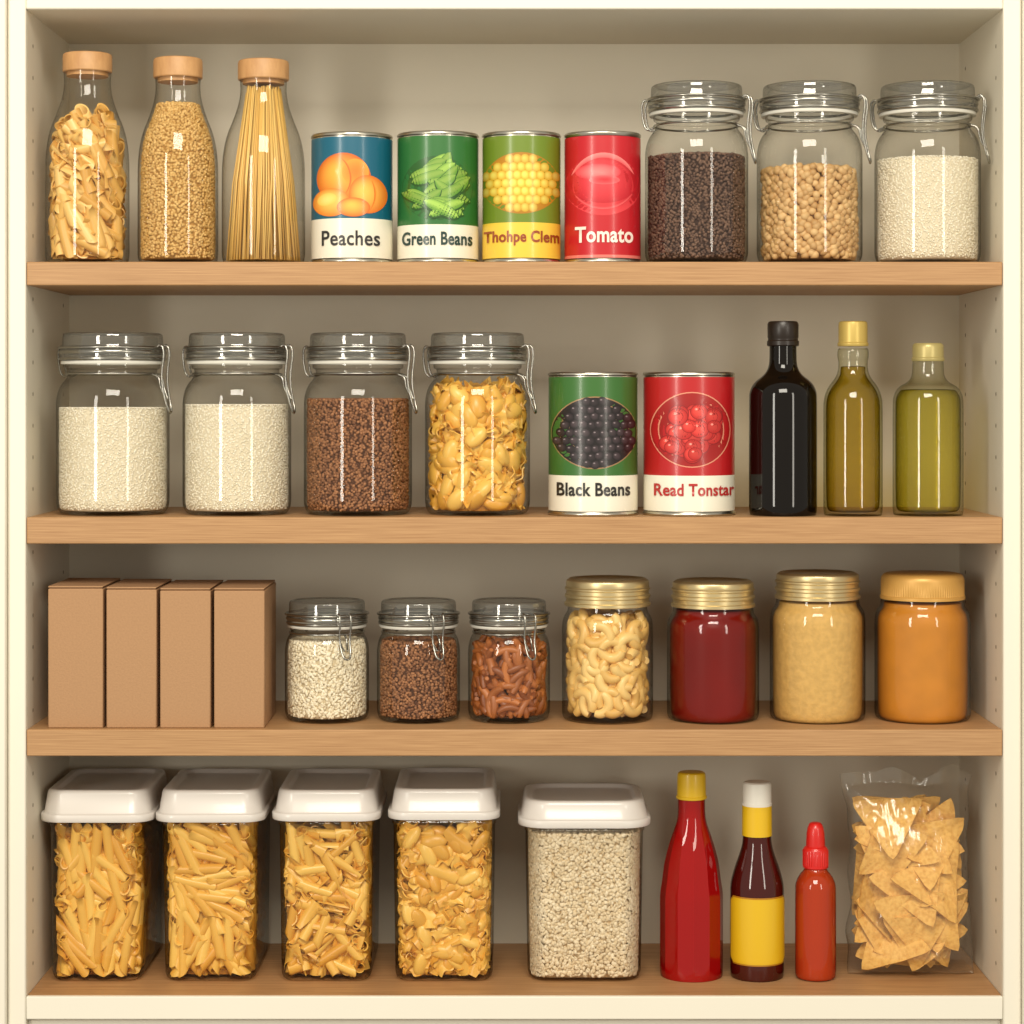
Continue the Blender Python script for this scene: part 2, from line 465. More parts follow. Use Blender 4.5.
def sample_rev(n,ntop,rf,z0,z1,d0,d1,rng):
    u,v_=spread(n,rng)
    z=z0+(z1-z0)*v_; th=2*math.pi*u; d=rng.uniform(d0,d1,n)
    r=np.maximum(rf(z)-d,0.002)
    P=np.stack([r*np.cos(th),r*np.sin(th),z],1); N=np.stack([np.cos(th),np.sin(th),0*th],1)
    if ntop:
        rr=(rf(z1)-d0)*np.sqrt(rng.uniform(0,1,ntop)); t=rng.uniform(0,2*math.pi,ntop)
        P=np.concatenate([P,np.stack([rr*np.cos(t),rr*np.sin(t),z1+rng.uniform(-.5,.5,ntop)*(d1-d0)],1)])
        N=np.concatenate([N,np.tile([0,0,1.0],(ntop,1))])
    return P,N
def box_container(hx,hy,rc,zmin,taper,H):
    def dims(z):
        k=1-taper*(1-np.clip(z/H,0,1)); return hx*k,hy*k
    def clamp(V):
        V=V.copy(); V[:,2]=np.maximum(V[:,2],zmin)
        a,b=dims(V[:,2])
        V[:,0]=np.clip(V[:,0],-a,a); V[:,1]=np.clip(V[:,1],-b,b)
        ex=np.abs(V[:,0])-(a-rc); ey=np.abs(V[:,1])-(b-rc)
        m=(ex>0)&(ey>0); q=np.hypot(ex,ey); m&=(q>rc)
        k=np.where(m,rc/np.maximum(q,1e-9),1)
        V[:,0]=np.where(m,np.sign(V[:,0])*(a-rc+ex*k),V[:,0]); V[:,1]=np.where(m,np.sign(V[:,1])*(b-rc+ey*k),V[:,1])
        return V
    return dims,clamp
def sample_box(n,ntop,dims,z0,z1,d0,d1,rng):
    Ps=[];Ns=[]
    a0,b0=dims(z1); per=4*(a0+b0)
    for ax in ('f','b','l','r'):
        share=(2*a0/per) if ax in 'fb' else (2*b0/per)
        m=int(n*share); u,v_=spread(m,rng); u=u*2-1; z=z0+(z1-z0)*v_; a,b=dims(z); d=rng.uniform(d0,d1,m)
        if ax in 'fb':
            sg=-1 if ax=='f' else 1
            Ps.append(np.stack([u*(a-d0),sg*(b-d),z],1)); Ns.append(np.tile([0,float(sg),0],(m,1)))
        else:
            sg=-1 if ax=='l' else 1
            Ps.append(np.stack([sg*(a-d),u*(b-d0),z],1)); Ns.append(np.tile([float(sg),0,0],(m,1)))
    if ntop:
        Ps.append(np.stack([rng.uniform(-1,1,ntop)*(a0-d0),rng.uniform(-1,1,ntop)*(b0-d0),z1+rng.uniform(-.5,.5,ntop)*(d1-d0)],1))
        Ns.append(np.tile([0,0,1.0],(ntop,1)))
    return np.concatenate(Ps),np.concatenate(Ns)

SM={
 'flour':dict(t=[ellipsoid(.0012,.0010,.0009)],a=6e-6,d=(.0008,.0014)),
 'rice':dict(t=[ellipsoid(.0030,.0016,.0014)],a=7e-6,d=(.0012,.0026),tilt=.5,roll=.6),
 'dark':dict(t=[ellipsoid(.0019,.0016,.0015)],a=7e-6,d=(.0015,.0028)),
 'brown':dict(t=[ellipsoid(.0020,.0017,.0015)],a=7e-6,d=(.0015,.0028)),
 'grain':dict(t=[ellipsoid(.0021,.0017,.0015)],a=6.5e-6,d=(.0014,.0026)),
 'flake':dict(t=[ellipsoid(.0031,.0024,.0011)],a=7.5e-6,d=(.0012,.0030),tilt=.5,roll=.5),
 'chick':dict(t=[ellipsoid(.0045,.0041,.0040,True)],a=32e-6,d=(.0045,.0080)),
}
BG={
 'penne':dict(t=[penne(.044,.0056)],a=300e-6,L=(.0070,.0140,.0200),tilt=.10,roll=3,al=(2.1,.7,.30,34)),
 'penne_small':dict(t=[penne(.038,.0062),scroll(.036,.0120)],a=300e-6,L=(.0075,.0140,.0200),tilt=.12,roll=3,al=(2.2,.5,.3,40)),
 'twist':dict(t=[scroll(.034,.0115),twist(.034,.015,1.3),penne(.034,.0052)],a=270e-6,L=(.0070,.0130,.0190),tilt=.14,roll=3,al=(1.8,.9,.45,40)),
 'ruffle':dict(t=[ruffle(.034,.019),ruffle(.028,.024),twist(.032,.016,1.6),shell(.026,.016)],a=230e-6,L=(.0065,.0110,.0160),tilt=.28,roll=.6,al=(.9,1.2,.8,46)),
 'bow':dict(t=[bowtie(.030,.022),shell(.026,.018),ruffle(.028,.018)],a=240e-6,L=(.0060,.0110,.0160),tilt=.26,roll=.5,al=(.9,1.0,.6,45)),
 'elbow':dict(t=[arcpiece(.0115,.0056,3.0,.30,14,12)],a=250e-6,L=(.0066,.0130,.018),tilt=.15,roll=.2,al=None),
 'nut':dict(t=[arcpiece(.026,.0042,1.0,.5,10,10),arcpiece(.018,.0040,1.5,.5,10,10)],a=150e-6,L=(.0052,.010,.014),tilt=.15,roll=.8,al=(1.0,1.0,.7,50)),
}
def fill(kind,mb,sampler,clamp,area,toparea,rng):
    if kind in SM:
        K=SM[kind]; n=int(area/K['a']); nt=int(toparea/K['a'])
        P,N=sampler(n,nt,K['d'][0],K['d'][1],rng)
        scatter(mb,K['t'][0],P,N,rng,clamp,K.get('tilt',.3),K.get('roll',.5),None)
        return K['d'][1]
    K=BG[kind]; T=K['t']; n=int(area/K['a']); nt=int(toparea/K['a']*.8)
    for li,d in enumerate(K['L']):
        P,N=sampler(n,nt if li==0 else 0,d*.95,d*1.08,rng)
        idx=rng.integers(0,len(T),len(P))
        for k,t in enumerate(T):
            m=idx==k
            if m.sum(): scatter(mb,t,P[m],N[m],rng,clamp,K['tilt'],K['roll'],K['al'],fit=True)
    return K['L'][1]*1.15
FM={'flour':(M_flour,M_flourcore),'rice':(M_rice,M_ricecore),'dark':(M_dark,M_darkcore),'brown':(M_brown,M_browncore),
 'grain':(M_oat,M_oatcore),'flake':(M_flake,M_flakecore),'chick':(M_chick,M_chickcore),'penne':(M_pasta,M_pastacore),
 'penne_small':(M_pasta2,M_pastacore),'twist':(M_pasta,M_pastacore),'ruffle':(M_pasta,M_pastacore),'bow':(M_pasta,M_pastacore),
 'elbow':(M_cashew,M_chickcore),'nut':(M_nut,M_nutcore)}
seedc=[10]
def fill_rev(parent,name,kind,prof,ztop,label=None):
    seedc[0]+=1; rng=np.random.default_rng(seedc[0])
    zb=0.005
    rp=[(max(r-0.0026,.001),z) for r,z in prof if r>0.003]
    rf,clamp=rev_container(rp,zb)
    zs=np.linspace(zb,ztop,20); area=float(np.sum(2*math.pi*rf(zs))*(ztop-zb)/20); top=math.pi*float(rf(ztop))**2
    mb=MB()
    din=fill(kind,mb,lambda n,nt,d0,d1,g: sample_rev(n,nt,rf,zb+.001,ztop,d0,d1,g),clamp,area,top,rng)
    big=(kind in BG) or kind=='chick'
    ins=din*0.95
    zt=ztop-(0.001 if not big else 0.008)
    core=[(0,zb)]+[(max(float(rf(z))-ins,.002),z) for z in np.linspace(zb,zt,24)]+[(0,zt)]
    v,f=revolve(core,40)
    mb.add(v,f,1)
    return mb.build(name,list(FM[kind]),parent,kind='stuff',sharp=0 if kind in SM else 50,label=label)
def fill_box(parent,name,kind,hx,hy,rc,taper,H,ztop,label=None):
    seedc[0]+=1; rng=np.random.default_rng(seedc[0])
    zb=0.004
    dims,clamp=box_container(hx,hy,rc,zb,taper,H)
    area=2*(2*hx+2*hy)*(ztop-zb); top=4*hx*hy
    mb=MB()
    din=fill(kind,mb,lambda n,nt,d0,d1,g: sample_box(n,nt,dims,zb+.002,ztop,d0,d1,g),clamp,area,top,rng)
    big=kind!='flake'; ins=din*.95; zt=ztop-(.008 if big else .001)
    rings=[]
    for z in (zb,zt*0.5,zt):
        a,b=dims(z); rings.append(rrect(a-ins,b-ins,rc*0.8,z))
    v,f=loft(rings); mb.add(v,f,1)
    return mb.build(name,list(FM[kind]),parent,kind='stuff',sharp=0 if kind in SM else 50,label=label)

# ------------------------------------------------------------ setting
SH=[262,517,729,995]
Z0=[Z(p,0) for p in SH]
XL,XR=-0.485,0.490
DEP=0.22
def struct(name,mb,mats,**k):
    o=mb.build(name,mats,sharp=30,**k); o['kind']='structure'; return o
b=MB(); b.add(*box(XL-.03,XR+.03,DEP,DEP+.015,-.70,.41)); struct('wall_back',b,[M_wall])
def side(name,x,sgn):
    b=MB(); b.add(*box(min(x,x-sgn*.018),max(x,x-sgn*.018),0.0,DEP,-.70,.41))
    v,f=[],[]
    for y in (.028,.185):
        z=-.57
        while z<.37:
            if all(abs(z-(s-.014))>.02 for s in Z0):
                o=len(v); 
                for i in range(12):
                    a=2*math.pi*i/12; v.append((x+sgn*.0002,y+.0022*math.cos(a),z+.0022*math.sin(a)))
                f.append(tuple(range(o,o+12)))
            z+=.032
    b.add(v,f,1)
    struct(name,b,[M_side,M_hole])
side('wall_left',XL,1); side('wall_right',XR,-1)
b=MB(); b.add(*box(XL-.018,XR+.018,0.0,DEP,.390,.41)); struct('ceiling',b,[M_side])
def trim(name,*bx):
    b=MB()
    for q in bx: b.add(*box(*q))
    o=struct(name,b,[M_frame]); bevel(o,.0015,2)
trim('trim_1',(-.503,XL,-.006,-.0002,-.75,.40),(-.62,-.5035,-.014,-.0002,-.75,.48))
trim('trim_2',(XR,.508,-.006,-.0002,-.75,.40),(.5085,.62,-.014,-.0002,-.75,.48))
trim('trim_3',(XL,XR,-.006,-.0002,.390,.48))
trim('trim_4',(XL,XR,.004,.016,-.75,-.6205))
for i,z in enumerate(Z0):
    b=MB()
    y0=-.004
    if i<3:
        th=.0235 if i==0 else .0265
        b.add(*box(XL+.0003,XR-.0003,y0,DEP-.0005,z-th,z)); mats=[M_wood]
        lab=['oak shelf board holding bottles, tins and clip jars','oak shelf board holding flour jars, tins and oil bottles','oak shelf board holding cardboard boxes and small jars'][i]
    else:
        b.add(*box(XL+.0003,XR-.0003,0.0003,DEP-.0005,z-.022,z)); b.add(*box(XL+.0003,XR-.0003,-.006,0,z-.023,z),mat=1); mats=[M_woodtop,M_frame]
        lab='bottom shelf board with wood top and cream front edge'
    o=b.build('shelf',mats,sharp=30); bevel(o,.0012,2)
    o['label']=lab; o['category']='shelf'; o['group']='pantry shelf boards'

# ------------------------------------------------------------ object builders
def place(xl,xr,top,row,yf,tk=.85):
    w=(xr-xl)/2
    yc=yf+w*.001*1.03
    s=S(yc); z0=Z0[row]
    yt=yc+(-1 if top<HOR else 1)*w*.001*tk
    return X((xl+xr)/2,yc),yc,w*s,Z(top,yt)-z0,z0
def wire_parts(parent,R,H,fr,rot=0.0):
    mb=MB()
    w=.0011
    def ring(r,z): return [(r*math.cos(a),r*math.sin(a),z) for a in [2*math.pi*i/48 for i in range(48)]]
    v,f=tube(ring(fr['rn']*R+.0012,fr['zn']*H),w,8,True); mb.add(v,f)
    v,f=tube(ring(fr['rl']*R+.0012,fr['zl']*H),w*1.2,8,True); mb.add(v,f)
    mb.build('neck_wire',[M_steel],parent,sharp=0)
    rb=fr['rl']*R+.0004
    mb=MB()
    for zb,h in ((fr['zl']*H-.0045,.0035),(fr['zg']*H,.0028)):
        v,f=revolve([(rb-.001,zb-h/2),(rb,zb-h/2),(rb+.0006,zb-h/4),(rb+.0006,zb+h/4),(rb,zb+h/2),(rb-.001,zb+h/2)],64); mb.add(v,f)
    mb.build('lid_band',[M_steel],parent,sharp=40)
    mb=MB()
    c,s_=math.cos(rot),math.sin(rot)
    def T(p): 
        x,y,z=p; return (x*c-y*s_,x*s_+y*c,z)
    d=.006
    zl,zn=fr['zl']*H,fr['zn']*H
    rl=fr['rl']*R; k=fr.get('k',1)
    for sy in (-1,1):
        pr=[(rl,sy*d,zl),(rl+.005,sy*d,zl+.004),(rl+.009,sy*d,zl-.004),(rl+.006,sy*d,zn+.002),(rl+.006,sy*d*.9,zn-.012*k),(rl+.010,sy*d*.8,zn-.030*k),(rl+.0125,sy*d*.5,zn-.038*k),(rl+.0125,0,zn-.040*k)]
        v,f=tube(smooth3([T(p) for p in pr]),w,8); mb.add(v,f)
        pr=[(fr['rn']*R,sy*d*.6,zn),(rl+.002,sy*d*.6,zn-.003),(rl+.003,sy*d*.6,zn-.014*k),(rl+.009,sy*d*.3,zn-.026*k)]
        v,f=tube(smooth3([T(p) for p in pr]),w*.9,8); mb.add(v,f)
    mb.build('clamp_lever',[M_steel],parent,sharp=0)
    mb=MB()
    for sy in (-1,1):
        pr=[(-rl,sy*d,zl),(-rl-.005,sy*d,zl+.003),(-rl-.008,sy*d,zl-.006),(-rl-.004,sy*d,zn-.004),(-fr['rn']*R,sy*d,zn)]
        v,f=tube(smooth3([T(p) for p in pr]),w,8); mb.add(v,f)
    mb.build('hinge_wire',[M_steel],parent,sharp=0)
def clip_jar(xl,xr,top,row,yf,kind,ctop,cname,label,group,small=False,rot=-.35):
    cx,yc,R,H,z0=place(xl,xr,top,row,yf)
    e=thing('clip_top_jar',label,'jar',(cx,yc,z0),group)
    if not small:
        P=[(0,0),(.80,0),(.93,.005),(1,.05),(1,.12),(1,.55),(1,.64),(.93,.71),(.80,.755),(.78,.78),(.78,.80),(.84,.805),(.84,.83)]
        L=[(.84,.845),(.93,.848),(.935,.87),(.935,.915),(.925,.925),(.89,.928),(.885,.975),(.875,.992),(.84,1.0),(.78,1.0),(.76,.99),(0,.985)]
        G=[(.80,.828),(.91,.828),(.92,.8365),(.91,.846),(.80,.846)]
        fr=dict(rn=.80,zn=.775,rl=.935,zl=.918,zg=.858)
    else:
        P=[(0,0),(.80,0),(.93,.005),(1,.06),(1,.15),(1,.50),(1,.60),(.95,.68),(.86,.73),(.85,.74),(.85,.75),(.88,.755),(.88,.78)]
        L=[(.86,.80),(.94,.803),(.95,.83),(.95,.885),(.94,.898),(.905,.90),(.90,.965),(.89,.99),(.85,1.0),(.80,1.0),(.78,.99),(0,.985)]
        G=[(.82,.778),(.93,.778),(.945,.79),(.93,.802),(.82,.802)]
        fr=dict(rn=.85,zn=.735,rl=.95,zl=.89,k=.6,zg=.818)
    prof=[(r*R,z*H) for r,z in chaikin(P,2)]
    v,f=revolve(prof,72); MB().add(v,f).build('jar_body',[M_glass],e,sharp=0)
    v,f=revolve([(r*R,z*H) for r,z in chaikin(L,1)],72)
    MB().add(v,f).build('glass_lid',[M_glasslid],e,sharp=35)
    v,f=revolve([(r*R,z*H) for r,z in G]+[(G[0][0]*R,G[0][1]*H)],72); MB().add(v,f).build('rubber_seal',[M_gasket],e,sharp=40)
    wire_parts(e,R,H,fr,rot)
    bot=HOR-z0/S(yc); tp=HOR-(z0+H)/S(yc)
    zt=(bot-ctop)/(bot-tp)*H
    fill_rev(e,cname,kind,prof,zt)
    return e

G1='clip-top jars on the top shelf'; G2='clip-top jars on the second shelf'; G3='small clip-top jars on the third shelf'
clip_jar(645,748,80,0,.010,'dark',158,'dark_seeds','clip-top glass jar of dark brown seeds beside red tin',G1)
clip_jar(757,862,80,0,.010,'chick',172,'chickpeas','clip-top glass jar half filled with chickpeas',G1)
clip_jar(875,980,80,0,.010,'flour',161,'white_grains','clip-top glass jar of fine white grains on top shelf',G1)
clip_jar(57,169,332,1,.004,'flour',408,'white_flour','clip-top glass jar of white flour beside side panel',G2)
clip_jar(183,291,332,1,.004,'flour',405,'white_flour','clip-top glass jar of white flour between two jars',G2)
clip_jar(304,412,332,1,.004,'brown',400,'brown_seeds','clip-top glass jar of reddish brown seeds',G2)
clip_jar(425,530,332,1,.004,'bow',392,'pasta_shapes','clip-top glass jar of yellow pasta beside green tin',G2)
clip_jar(285,369,597,2,.028,'rice',640,'rice','small clip-top jar of puffy white rice beside cardboard box',G3,True,-1.1)
clip_jar(377,460,597,2,.028,'brown',640,'brown_seeds','small clip-top jar of reddish brown seeds',G3,True,-1.1)
clip_jar(468,550,597,2,.028,'nut',645,'brown_snack_pieces','small clip-top jar of curved brown snack pieces',G3,True,-1.1)

def cork_bottle(xl,xr,captop,capbot,caphw,row,yf,kind,ctop,cname,label):
    cx,yc,R,H,z0=place(xl,xr,captop,row,yf,.5); s=S(yc)
    e=thing('glass_bottle',label,'bottle',(cx,yc,z0),'wood-capped glass bottles on the top shelf')
    bot=HOR-z0/s
    zz=lambda py:(bot-py)/(bot-captop)*H
    Rp=(xr-xl)/2
    P=[(0,bot),(Rp*.80,bot),(Rp*.95,bot-1),(Rp,bot-8),(Rp,bot-20),(Rp,captop+125),(Rp*.99,captop+100),(Rp*.90,captop+78),(Rp*.70,captop+58),(Rp*.58,captop+42),(Rp*.55,captop+30),(Rp*.56,captop+22),(Rp*.57,capbot-2)]
    prof=[(r*s,zz(y)) for r,y in chaikin(P,2)]
    v,f=revolve(prof,64); MB().add(v,f).build('bottle_body',[M_bglass],e,sharp=0)
    c=caphw*s
    K=[(0,zz(capbot)-.004),(Rp*.5*s,zz(capbot)-.004),(Rp*.5*s,zz(capbot)),(c*.97,zz(capbot)),(c,zz(capbot)+.001),(c,H-.003),(c*.97,H-.0008),(c*.92,H),(0,H)]
    v,f=revolve(K,48); MB().add(v,f).build('wooden_stopper',[M_cork],e,sharp=35)
    if kind=='spag':
        rng=np.random.default_rng(5); mb=MB()
        zt=zz(ctop)
        for i in range(560):
            a=rng.uniform(0,6.283); q=math.sqrt(rng.uniform(0,1)); 
            rb=(Rp-5)*s*q; rt=(Rp*.55-4)*s*q*.9; a2=a+rng.normal(0,.15)
            z1=zt-rng.uniform(0,.008)
            p0=(rb*math.cos(a),rb*math.sin(a),.004); p1=(rt*math.cos(a2),rt*math.sin(a2),z1)
            k=.45; rm=rb*(1-k)+rt*k+ .003*q; am=(a+a2)/2
            pm=(rm*math.cos(am),rm*math.sin(am),.004+(z1-.004)*k)
            v,f=tube([p0,pm,p1],.0009,5); mb.add(v,f)
        mb.build(cname,[M_spag],e,kind='stuff',sharp=0)
    else:
        fill_rev(e,cname,kind,prof,zz(ctop))
cork_bottle(46,129,51,70,24.5,0,.010,'penne_small',124,'pasta_pieces','wood-capped glass bottle of tube pasta beside side panel')
cork_bottle(138,218,56,76,24.5,0,.010,'grain',103,'golden_grains','wood-capped glass bottle filled with golden grains')
cork_bottle(222,305,58,78,25.5,0,.010,'spag',84,'spaghetti','wood-capped glass bottle of dry spaghetti beside blue tin')

# ------------------------------------------------------------ tins
def text2d(s,bold=0.02):
    cu=bpy.data.curves.new('t','FONT'); cu.body=s; cu.size=1; cu.offset=bold; cu.resolution_u=4; cu.space_character=1.04
    ob=bpy.data.objects.new('t',cu); coll.objects.link(ob)
    dg=bpy.context.evaluated_depsgraph_get(); dg.update()
    me=bpy.data.meshes.new_from_object(ob.evaluated_get(dg))
    V=np.array([tuple(v.co) for v in me.vertices]); F=[tuple(p.vertices) for p in me.polygons]
    bpy.data.objects.remove(ob); bpy.data.curves.remove(cu); bpy.data.meshes.remove(me)
    return V,F
def tin(xl,xr,top,bot,row,yf,label,group,design):
    cx,yc,R,H,z0=place(xl,xr,top,row,yf); s=S(yc)
    e=thing('tin_can',label,'can',(cx,yc,z0),group)
    k=lambda py:(bot-py)/(bot-top)*H
    r=R*.985
    P=[(0,.002),(r*.93,.002),(r*.95,0),(r*.99,0),(R,.0012),(R,.0028),(r*.985,.004),(r*.985,H-.004),(R,H-.0030),(R,H-.0012),(r*.99,H),(r*.95,H),(r*.93,H-.003),(0,H-.003)]
    v,f=revolve(P,96); MB().add(v,f).build('can_body',[M_tin],e,sharp=50)
    Rp=(xr-xl)/2*.985
    mb=MB()
    def mp(x,y,l):
        th=np.arcsin(np.clip(x/Rp,-.985,.985)); rr=r+.0002+l*.00020
        return np.stack([rr*np.sin(th),-rr*np.cos(th),k(y)+0*th],-1)
    def band(y1,y2,col,l=0):
        seg=96; th=np.arange(seg)*2*math.pi/seg; rr=r+.0002+l*.00020; v=[]
        for y in (y2,y1): v+= [(rr*math.cos(a),rr*math.sin(a),k(y)) for a in th]
        mb.add(v,[(i,(i+1)%seg,seg+(i+1)%seg,seg+i) for i in range(seg)],0,col)
    def ell(x,y,rx,ry,ci,co,l=1,rot=0,hx=0,hy=0,rings=5,seg=30):
        x-=(xl+xr)/2; a=np.arange(seg)*2*math.pi/seg; c_,s_=math.cos(rot),math.sin(rot)
        pts=[];cols=[]
        for q in range(rings+1):
            t=q/rings
            ex=rx*t*np.cos(a)+hx*rx*(1-t); ey=ry*t*np.sin(a)+hy*ry*(1-t)
            pts.append(mp(x+ex*c_-ey*s_,y+ex*s_+ey*c_,l))
            cc=np.array(ci)*(1-t**1.5)+np.array(co)*t**1.5; cols.append(np.tile(cc,(seg,1)))
        f=[(q*seg+i,(q+1)*seg+i,(q+1)*seg+(i+1)%seg,q*seg+(i+1)%seg) for q in range(rings) for i in range(seg)]
        mb.add(np.concatenate(pts),f,0,np.concatenate(cols))
    def cres(x,y,R_,w,a0,a1,ci,co,l):
        x-=(xl+xr)/2; n=20; rows=5; pts=[];cols=[]
        for j in range(rows):
            q=j/(rows-1)
            aa=np.linspace(a0,a1,n); tt=np.linspace(-1,1,n); ww=w*(1-tt**2)**.6
            rr=R_-ww*q
            pts.append(mp(x+rr*np.cos(aa),y+rr*np.sin(aa),l))
            cols.append(np.tile(np.array(co)*(1-q)+np.array(ci)*q,(n,1)))
        f=[(j*n+i,(j+1)*n+i,(j+1)*n+i+1,j*n+i+1) for j in range(rows-1) for i in range(n-1)]
        mb.add(np.concatenate(pts),f,0,np.concatenate(cols))
    def pod(x,y,L_,w,rot,bend,ci,co,l):
        """curved bean pod"""
        x-=(xl+xr)/2; n=14; rows=5; pts=[];cols=[]; c_,s_=math.cos(rot),math.sin(rot)
        t=np.linspace(-1,1,n); ww=w*(1-np.abs(t)**3.2)**.7+.25
        for j in range(rows):
            q=j/(rows-1)*2-1
            ex=t*L_; ey=bend*(t*t-.4)+ww*q
            pts.append(mp(x+ex*c_-ey*s_,y+ex*s_+ey*c_,l))
            g=min(1,abs(q+.25)); cols.append(np.tile(np.array(ci)*(1-g)+np.array(co)*g,(n,1)))
        f=[(j*n+i,j*n+i+1,(j+1)*n+i+1,(j+1)*n+i)[::-1] for j in range(rows-1) for i in range(n-1)]
        mb.add(np.concatenate(pts),f,0,np.concatenate(cols))
    def text(t,x1,x2,y1,y2,col,bold=.02):
        V,F=text2d(t,bold); mn=V.min(0);mx=V.max(0)
        x=(V[:,0]-mn[0])/(mx[0]-mn[0])*(x2-x1)+x1-(xl+xr)/2
        y=y2-(V[:,1]-mn[1])/(mx[1]-mn[1])*(y2-y1)
        mb.add(mp(x,y,5),F,0,col)
    design(band,ell,cres,pod,text,xl,xr,top,bot)
    mb.build('label',[M_print],e,sharp=0,label='printed paper label with food picture and lettering')
CW=C(236,231,212)
def d_peach(band,ell,cres,pod,text,xl,xr,top,bot):
    band(top+5,219,C(16,94,118)); band(218,bot-5,CW,.5)
    ell(346,178,27,25,C(250,178,66),C(204,94,22),1,hx=-.3,hy=-.3,seg=40)
    ell(358,172,13,13,C(232,126,38),C(242,156,52),1.15)
    cres(331,178,24,2.2,-1.0,.8,C(202,84,18),C(236,140,44),1.4)
    ell(370,194,18,19,C(255,196,86),C(218,108,26),2,rot=-.2,hx=-.2,hy=-.25,seg=40)
    cres(352,194,26,2,-.6,.7,C(214,100,24),C(244,160,56),2.3)
    ell(334,202,19,14,C(255,206,98),C(226,124,32),2.6,hx=-.2,hy=-.3,seg=40)
    ell(330,199,10,6,C(255,220,124),C(252,198,88),2.8,rot=-.2)
    ell(356,207,16,9.5,C(255,190,80),C(214,104,26),3.1,hx=-.1,hy=-.3,seg=36)
    text('Peaches',325,381,230,245,C(40,38,36),.014)
def d_beans(band,ell,cres,pod,text,xl,xr,top,bot):
    band(top+5,225,C(44,108,46)); band(224,bot-5,CW,.5)
    ell(438,188,35,32,C(44,96,28),C(38,90,34),.7)
    rnd=random.Random(11)
    for i in range(24):
        f=i/23; y=162+f*48+rnd.uniform(-2,2); hw=(10 if f<.2 else 20)
        x=438+rnd.uniform(-hw,hw)*.8; c=rnd.uniform(.85,1.1)
        r_=rnd.uniform(-.85,-.15) if rnd.random()<.75 else rnd.uniform(.1,.6)
        L_=rnd.uniform(16,22)*(1 if f>.15 else .7); w_=rnd.uniform(4.2,5.4); l=.9+i*.13
        bd=rnd.uniform(-4,4)
        pod(x,y+.8,L_+.8,w_+1.0,r_,bd,C(40,84,24),C(34,78,22),l)
        pod(x,y,L_,w_,r_,bd,C(min(255,164*c),min(255,200*c),88*c),C(88,142,42),l+.06)
    text('Green Beans',404,472,231,244.5,C(28,58,52),.024)
def d_corn(band,ell,cres,pod,text,xl,xr,top,bot):
    band(top+5,223,C(108,132,34)); band(222,bot-5,C(238,200,68),.5)
    ell(521,183,38,30.5,C(206,146,20),C(176,120,20),.8,seg=40)
    for j in range(-3,4):
        for i in range(-5,6):
            x=i*7.6+(3.8 if j%2 else 0); y=j*8
            if (x/37)**2+(y/29)**2<.94:
                d=1-.18*((x/36)**2+(y/29)**2)
                ell(521+x,183+y,4.6,4.8,C(255*d,236*d,108*d),C(228*d,172*d,30*d),1.4,hx=-.25,hy=-.25,rings=3,seg=14)
    text('Thohpe Clem',485,558,230,245,C(150,66,26),.026)
def d_tomato(band,ell,cres,pod,text,xl,xr,top,bot):
    band(top+5,bot-5,C(190,22,34)); band(bot-8,bot-5,C(226,120,110),.5); 
    ell(602,185,37,30,C(204,36,46),C(222,60,66),.8,seg=40)
    ell(602,179,35,24,C(228,64,72),C(192,24,38),1.3,hx=-.1,hy=-.1,seg=40)
    cres(602,186,33,5,3.5,5.9,C(232,90,92),C(244,130,126),1.7)
    ell(597,172,22,8,C(246,128,126),C(226,62,72),1.8)
    ell(603,180,15,4.5,C(204,36,48),C(238,92,96),2.2)
    cres(602,176,33,3,.5,2.6,C(204,34,46),C(238,96,98),2.4)
    text('Tomato',575,631,226,242,C(246,224,212),.026)
def d_black(band,ell,cres,pod,text,xl,xr,top,bot):
    band(top+5,477,C(56,106,44)); band(476,bot-5,CW,.5)
    ell(593.5,433,42.5,36.5,C(90,70,50),C(150,118,80),.8,seg=44); ell(593.5,433,41.5,35.2,C(26,20,18),C(30,22,20),1.1,seg=44)
    rnd=random.Random(8)
    for j in range(-4,5):
        for i in range(-5,6):
            x=i*8.2+(4 if j%2 else 0)+rnd.uniform(-1,1); y=j*7.8+rnd.uniform(-1,1)
            if (x/40.5)**2+(y/34.5)**2<.88:
                c=rnd.uniform(.6,1.0)
                ell(593.5+x,433+y,5.0,4.3,C(78*c,64*c,68*c),C(18,12,14),1.5,hx=-.2,hy=-.25,rot=rnd.uniform(-.7,.7),rings=3,seg=16)
                ell(593.5+x-1.4,433+y-1.4,1.3,.9,C(150,138,140),C(96,84,88),1.8,rings=1,seg=8)
    text('Black Beans',557,628,483,496.5,C(34,32,28),.024)
def d_red(band,ell,cres,pod,text,xl,xr,top,bot):
    band(top+5,477,C(182,26,30)); band(476,bot-5,CW,.5)
    ell(688.5,430,39.5,38,C(230,150,120),C(216,140,112),.8,seg=44); ell(688.5,430,38.3,36.8,C(150,18,18),C(160,24,22),1.1,seg=44)
    rnd=random.Random(4)
    for n_ in range(44):
        a=rnd.uniform(0,6.283); q=math.sqrt(rnd.uniform(0,1))*27; x=q*math.cos(a); y=q*math.sin(a)*.92
        c=rnd.uniform(.85,1.08); rr=rnd.uniform(7,10); l=1.4+.065*n_
        ell(688.5+x,431+y,rr,rr*.92,C(140,14,14),C(130,12,12),l,rings=2,seg=18)
        ell(688.5+x,431+y,rr*.93,rr*.86,C(min(255,232*c),72*c,62*c),C(180,28,26),l+.03,hx=-.3,hy=-.3,rings=4,seg=18)
        ell(688.5+x-rr*.3,431+y-rr*.32,rr*.2,rr*.14,C(255,190,176),C(244,120,106),l+.05,rings=1,seg=10)
    text('Read Tonstar',653,731.5,484,496.5,C(176,40,36),.024)
GT='food tins on the top shelf'; GT2='food tins on the second shelf'
tin(311,393,132,262,0,.010,'blue peach tin with orange fruit picture',GT,d_peach)
